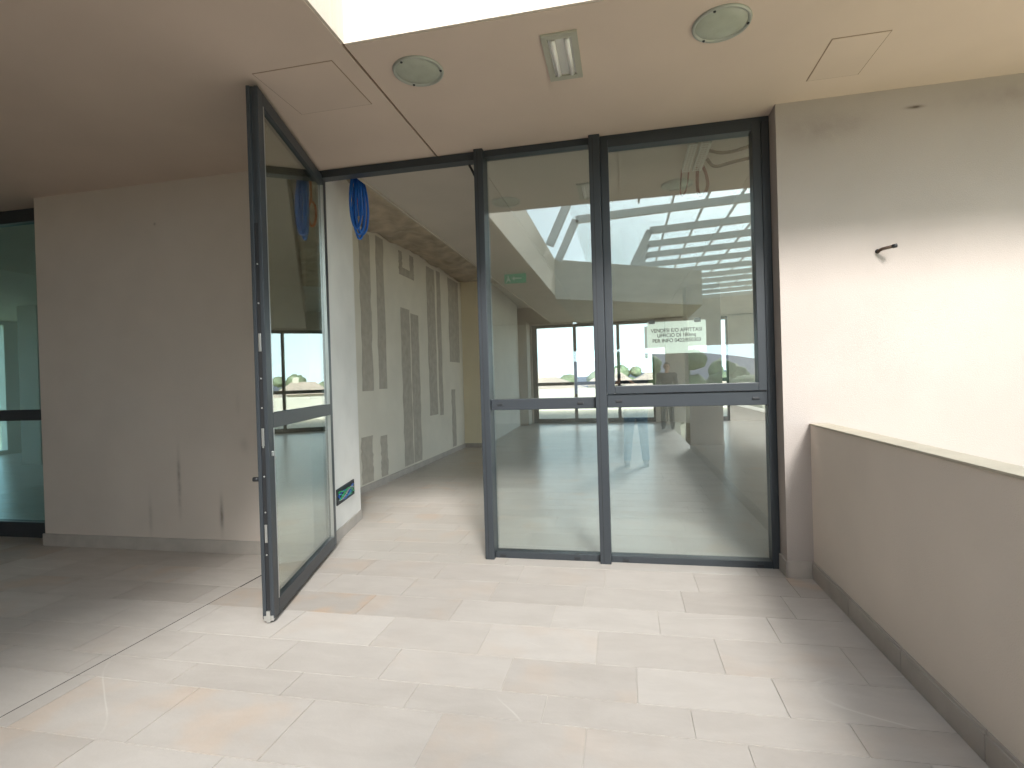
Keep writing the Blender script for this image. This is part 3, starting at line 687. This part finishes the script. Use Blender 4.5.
def hand(mb, wrist, dirv, palm_n, curl):
    w = Vector(wrist); d = Vector(dirv).normalized(); n = Vector(palm_n).normalized(); s = d.cross(n).normalized()
    kn = w+d*.09
    for q in (-.030, -.010, .010, .028): capsule(mb, w+s*q*.6, kn+s*q, .017, .015, 8)
    for q, ln in zip((-.032, -.011, .010, .030), (.066, .078, .082, .072)):
        p = kn+s*q; dd = d.copy(); seg = ln/3
        for j in range(3):
            dd = (dd*math.cos(curl[j])+n*math.sin(curl[j])).normalized(); e = p+dd*seg*(1.25-.2*j); capsule(mb, p, e, .0095-.0008*j, .0088-.0008*j, 8); p = e
    p = w+d*.03+s*.030; t = (d*.65+s*.7+n*.25).normalized()
    e = p+t*.045; capsule(mb, p, e, .014, .011, 8); t2 = (d*.85+n*.45+s*.15).normalized(); capsule(mb, e, e+t2*.035, .0105, .009, 8)
def person(loc, label, J, shirt, trousers, hair_m, shoe_m, sleeves, facing, curl=(.45, .6, .5)):
    r = thing('person', loc, label, 'person'); P = {k: Vector(loc)+Vector(v) for k, v in J.items()}
    f = Vector(facing).normalized(); sd = f.cross(Vector((0, 0, 1)))
    body = MB()
    def C(a, b, ra, rb): capsule(body, P[a], P[b], ra, rb)
    C('pelvis', 'waist', .135, .12); C('waist', 'chest', .12, .14); C('shl', 'shr', .075, .075); C('chest', 'neck', .12, .06); C('neck', 'chin', .055, .055)
    for s in 'lr':
        C('pelvis', 'hip'+s, .12, .10); C('hip'+s, 'knee'+s, .085, .055); C('knee'+s, 'ank'+s, .056, .036)
        an = P['ank'+s]; toe = an+f*.15; toe.z = P['ank'+s].z-.05; heel = an-f*.035; heel.z = toe.z; capsule(body, heel, toe, .034, .026); capsule(body, an, heel, .036, .033)
        C('sh'+s, 'el'+s, .052, .04); C('el'+s, 'wr'+s, .042, .027)
        dv = (P['wr'+s]-P['el'+s]); pn = (Vector((0, 0, -.4))+(P['chest']-P['wr'+s]).normalized()*.6)
        if 'hd'+s in J: dv = Vector(J['hd'+s])
        hand(body, P['wr'+s], dv, pn, curl)
    hc = P['head']
    body.ball(hc, .1, 3, scale=(.80, .98, 1.12)); 
    for v in ((-.0, 1),): pass
    jaw = hc+f*.022-Vector((0, 0, .062)); body.ball(jaw, .065, 3, scale=(.85, .95, .85))
    nose = hc+f*.092-Vector((0, 0, .018)); capsule(body, nose+Vector((0, 0, .03))-f*.008, nose+f*.012, .009, .014, 8)
    for s in (-1, 1):
        body.ball(hc+sd*.083*s-Vector((0, 0, .012))-f*.005, .03, 2, scale=(.5, .7, 1.0)); body.ball(hc+f*.082+sd*.034*s+Vector((0, 0, .022)), .016, 2)
    capsule(body, hc+f*.083-sd*.022-Vector((0, 0, .062)), hc+f*.083+sd*.022-Vector((0, 0, .062)), .0095, .0095, 8)
    fuse('body', body, M_skin, r, .0065)
    for s in (-1, 1): MB().ball(hc+f*.0905+sd*.032*s+Vector((0, 0, .008)), .011, 2).build('eye', M_eye, r)
    t = MB()
    capsule(t, P['pelvis']+Vector((0, 0, .02)), P['waist'], .148, .138); capsule(t, P['waist'], P['chest'], .138, .156); capsule(t, P['shl'], P['shr'], .088, .088); capsule(t, P['chest'], P['neck']-Vector((0, 0, .06)), .135, .085)
    for s in 'lr': capsule(t, P['sh'+s], P['sh'+s].lerp(P['el'+s], .55 if sleeves < 1 else 1), .07, .062 if sleeves < 1 else .055)
    if sleeves >= 1:
        for s in 'lr': capsule(t, P['el'+s], P['el'+s].lerp(P['wr'+s], .93), .055, .042)
    fuse('shirt', t, shirt, r, .012)
    t = MB(); capsule(t, P['pelvis'], P['pelvis']+Vector((0, 0, .06)), .146, .142)
    for s in 'lr':
        capsule(t, P['pelvis']-Vector((0, 0, .02)), P['hip'+s], .135, .115); capsule(t, P['hip'+s], P['knee'+s], .102, .075); capsule(t, P['knee'+s], P['ank'+s].lerp(P['knee'+s], .08), .074, .064)
    fuse('trousers', t, trousers, r, .012)
    for s in 'lr':
        an = P['ank'+s]; m = MB(); toe = an+f*.165; heel = an-f*.045; z = loc[2]
        capsule(m, (heel.x, heel.y, z+.05), (toe.x, toe.y, z+.042), .047, .040); capsule(m, (an.x, an.y, z+.09), (heel.x+f.x*.03, heel.y+f.y*.03, z+.055), .05, .048)
        sh = fuse('shoe', m, shoe_m, r, .009)
        for v in sh.data.vertices: v.co.z = max(v.co.z, .012)
        so = MB(); ring = []
        for k in range(20):
            a = 2*PI*k/20; cx = (toe+heel)/2; q = Vector((cx.x, cx.y, 0))+f*(math.cos(a)*.148)+sd*(math.sin(a)*.047); ring.append((q.x, q.y))
        so.prism(ring, z+.001, z+.024).build('sole', M_sole, sh, origin=loc).location = (0, 0, 0)
    h = MB(); h.ball(hc+Vector((0, 0, .022))-f*.012, .1, 3, scale=(.86, 1.02, 1.06))
    ho = fuse('hair', h, hair_m, r, .008)
    bm = bmesh.new(); bm.from_mesh(ho.data)
    cut = hc-Vector(loc)
    dele = [v for v in bm.verts if ((v.co-cut).dot(f) > .035 and (v.co-cut).z < .062) or (v.co-cut).z < -.05 or ((v.co-cut).dot(f) > -.02 and (v.co-cut).z < .005)]
    bmesh.ops.delete(bm, geom=dele, context='VERTS'); bm.to_mesh(ho.data); bm.free()
    sm = ho.modifiers.new('thick', 'SOLIDIFY'); sm.thickness = .012; sm.offset = -1
    return r
ph = person((.17, -.40, 0), 'person in blue jeans and grey shirt taking the photograph, mirrored in the pane', dict(
    pelvis=(0, 0, .95), waist=(-.01, 0, 1.10), chest=(-.02, .01, 1.33), neck=(-.03, .02, 1.50), chin=(-.03, .03, 1.56), head=(-.035, .045, 1.66),
    hipl=(-.09, 0, .88), hipr=(.09, 0, .88), kneel=(-.12, .05, .50), kneer=(.12, .03, .50), ankl=(-.15, .02, .085), ankr=(.15, -.02, .085),
    shl=(-.20, .0, 1.43), shr=(.15, .0, 1.43), ell=(-.34, .10, 1.19), elr=(.12, .10, 1.17), wrl=(-.262, .265, 1.385), wrr=(-.075, .265, 1.385),
    hdl=(.35, .5, .3), hdr=(-.35, .5, .3)), M_shirt, M_denim, M_hair, M_shoe, 0, (0, 1, 0))
cam_o = thing('camera_device', (0, -.09, 1.405), 'small black camera held up by the person in jeans', 'camera')
B(-.055, .055, -.115, -.055, 1.405, 1.475, bevel=.008).build('camera_body', M_black, cam_o)
mb = MB(); mb.lathe([(.024, 0), (.026, .012), (.026, .028), (.021, .028), (.019, .018), (.0005, .016)], (0, 0, 0), 28, smooth=True)
for i, v in enumerate(mb.v): mb.v[i] = (v[0], -.056+v[2], 1.44+v[1])
mb.build('lens', M_black, cam_o)
person((1.14, -6.46, 0), 'person in dark clothes standing at the back of the terrace, mirrored in the pane', dict(
    pelvis=(0, 0, .96), waist=(0, 0, 1.12), chest=(0, .01, 1.36), neck=(0, .01, 1.54), chin=(0, .03, 1.60), head=(0, .045, 1.70),
    hipl=(-.09, 0, .89), hipr=(.09, 0, .89), kneel=(-.11, .03, .50), kneer=(.10, .03, .50), ankl=(-.12, 0, .085), ankr=(.12, 0, .085),
    shl=(-.19, 0, 1.46), shr=(.19, 0, 1.46), ell=(-.25, -.03, 1.17), elr=(.25, -.03, 1.17), wrl=(-.24, .06, .92), wrr=(.24, .06, .92)), M_black_cloth, M_black_cloth, M_hair, M_black_cloth, 1, (-.1, 1, 0), (.2, .3, .3))

# ------------------------------------------------------------------ light
SKY, HALO, SUN_E = 1.15, 4.5, 4.15
wd = bpy.data.worlds.new('World'); SC.world = wd; wd.use_nodes = True
nt = wd.node_tree; bg = nt.nodes['Background']
tc = nt.nodes.new('ShaderNodeTexCoord'); sp = nt.nodes.new('ShaderNodeSeparateXYZ'); nt.links.new(tc.outputs['Generated'], sp.inputs[0])
rp = nt.nodes.new('ShaderNodeValToRGB'); el = rp.color_ramp.elements
el[0].position = 0; el[0].color = (.76, .94, 1.0, 1); el[1].position = .8; el[1].color = (.66, .82, 1.0, 1)
nt.links.new(sp.outputs[2], rp.inputs[0])
# hazy sky: brighter and whiter round the sun
SUN = Vector((.36, -1.0, .80)).normalized()
dt = nt.nodes.new('ShaderNodeVectorMath'); dt.operation = 'DOT_PRODUCT'; nt.links.new(tc.outputs['Generated'], dt.inputs[0]); dt.inputs[1].default_value = SUN
cl_ = nt.nodes.new('ShaderNodeMath'); cl_.operation = 'MAXIMUM'; cl_.inputs[1].default_value = 0; nt.links.new(dt.outputs['Value'], cl_.inputs[0])
pw = nt.nodes.new('ShaderNodeMath'); pw.operation = 'POWER'; pw.inputs[1].default_value = 16.0; nt.links.new(cl_.outputs[0], pw.inputs[0])
sc_ = nt.nodes.new('ShaderNodeMath'); sc_.operation = 'MULTIPLY'; sc_.inputs[1].default_value = HALO; nt.links.new(pw.outputs[0], sc_.inputs[0])
hm = nt.nodes.new('ShaderNodeVectorMath'); hm.operation = 'SCALE'; hm.inputs[0].default_value = (1.0, .975, .95); nt.links.new(sc_.outputs[0], hm.inputs['Scale'])
av = nt.nodes.new('ShaderNodeVectorMath'); av.operation = 'ADD'; mz = nt.nodes.new('ShaderNodeMapRange'); mz.inputs[1].default_value = .02; mz.inputs[2].default_value = .5; mz.inputs[3].default_value = 1.9; mz.inputs[4].default_value = .6; nt.links.new(sp.outputs[2], mz.inputs[0])
hz_ = nt.nodes.new('ShaderNodeVectorMath'); hz_.operation = 'SCALE'; nt.links.new(rp.outputs[0], hz_.inputs[0]); nt.links.new(mz.outputs[0], hz_.inputs['Scale'])
nt.links.new(hz_.outputs[0], av.inputs[0]); nt.links.new(hm.outputs[0], av.inputs[1])
nt.links.new(av.outputs[0], bg.inputs[0]); bg.inputs[1].default_value = SKY
su = bpy.data.lights.new('sun', 'SUN'); su.energy = SUN_E; su.angle = math.radians(13); su.color = (1.0, .955, .915)
so = bpy.data.objects.new('sun', su); COL.objects.link(so)
so.rotation_euler = Vector((-.36, 1.0, -.80)).to_track_quat('-Z', 'Y').to_euler(); so.location = (6, -10, 12)

# ------------------------------------------------------------------ camera
cam = bpy.data.cameras.new('camera'); co = bpy.data.objects.new('camera', cam); COL.objects.link(co); SC.camera = co
cam.sensor_width = 36; cam.lens = 531.08/1024*36; cam.clip_start = .02; cam.clip_end = 2000
yaw, pitch, roll = (math.radians(v) for v in (-11.894, -.335, -1.718))
fw = Vector((math.sin(yaw)*math.cos(pitch), math.cos(yaw)*math.cos(pitch), math.sin(pitch)))
rt = Vector((math.cos(yaw), -math.sin(yaw), 0)); up = rt.cross(fw)
r2 = rt*math.cos(roll)+up*math.sin(roll); u2 = -rt*math.sin(roll)+up*math.cos(roll)
R3 = Matrix((r2, u2, -fw)).transposed().to_4x4(); R3.translation = Vector((0, 0, 1.44)); co.matrix_world = R3

for o in bpy.data.objects:
    if '_o' in o: del o['_o']
SC.view_settings.view_transform = 'Standard'; SC.view_settings.look = 'None'; SC.view_settings.gamma = 1; SC.view_settings.use_curve_mapping = False
SC.view_settings.exposure = 0.60
cy = SC.cycles
cy.max_bounces = 14; cy.diffuse_bounces = 7; cy.glossy_bounces = 6; cy.transparent_max_bounces = 24; cy.caustics_reflective = False; cy.caustics_refractive = False
cy.use_denoising = True; cy.sample_clamp_indirect = 8
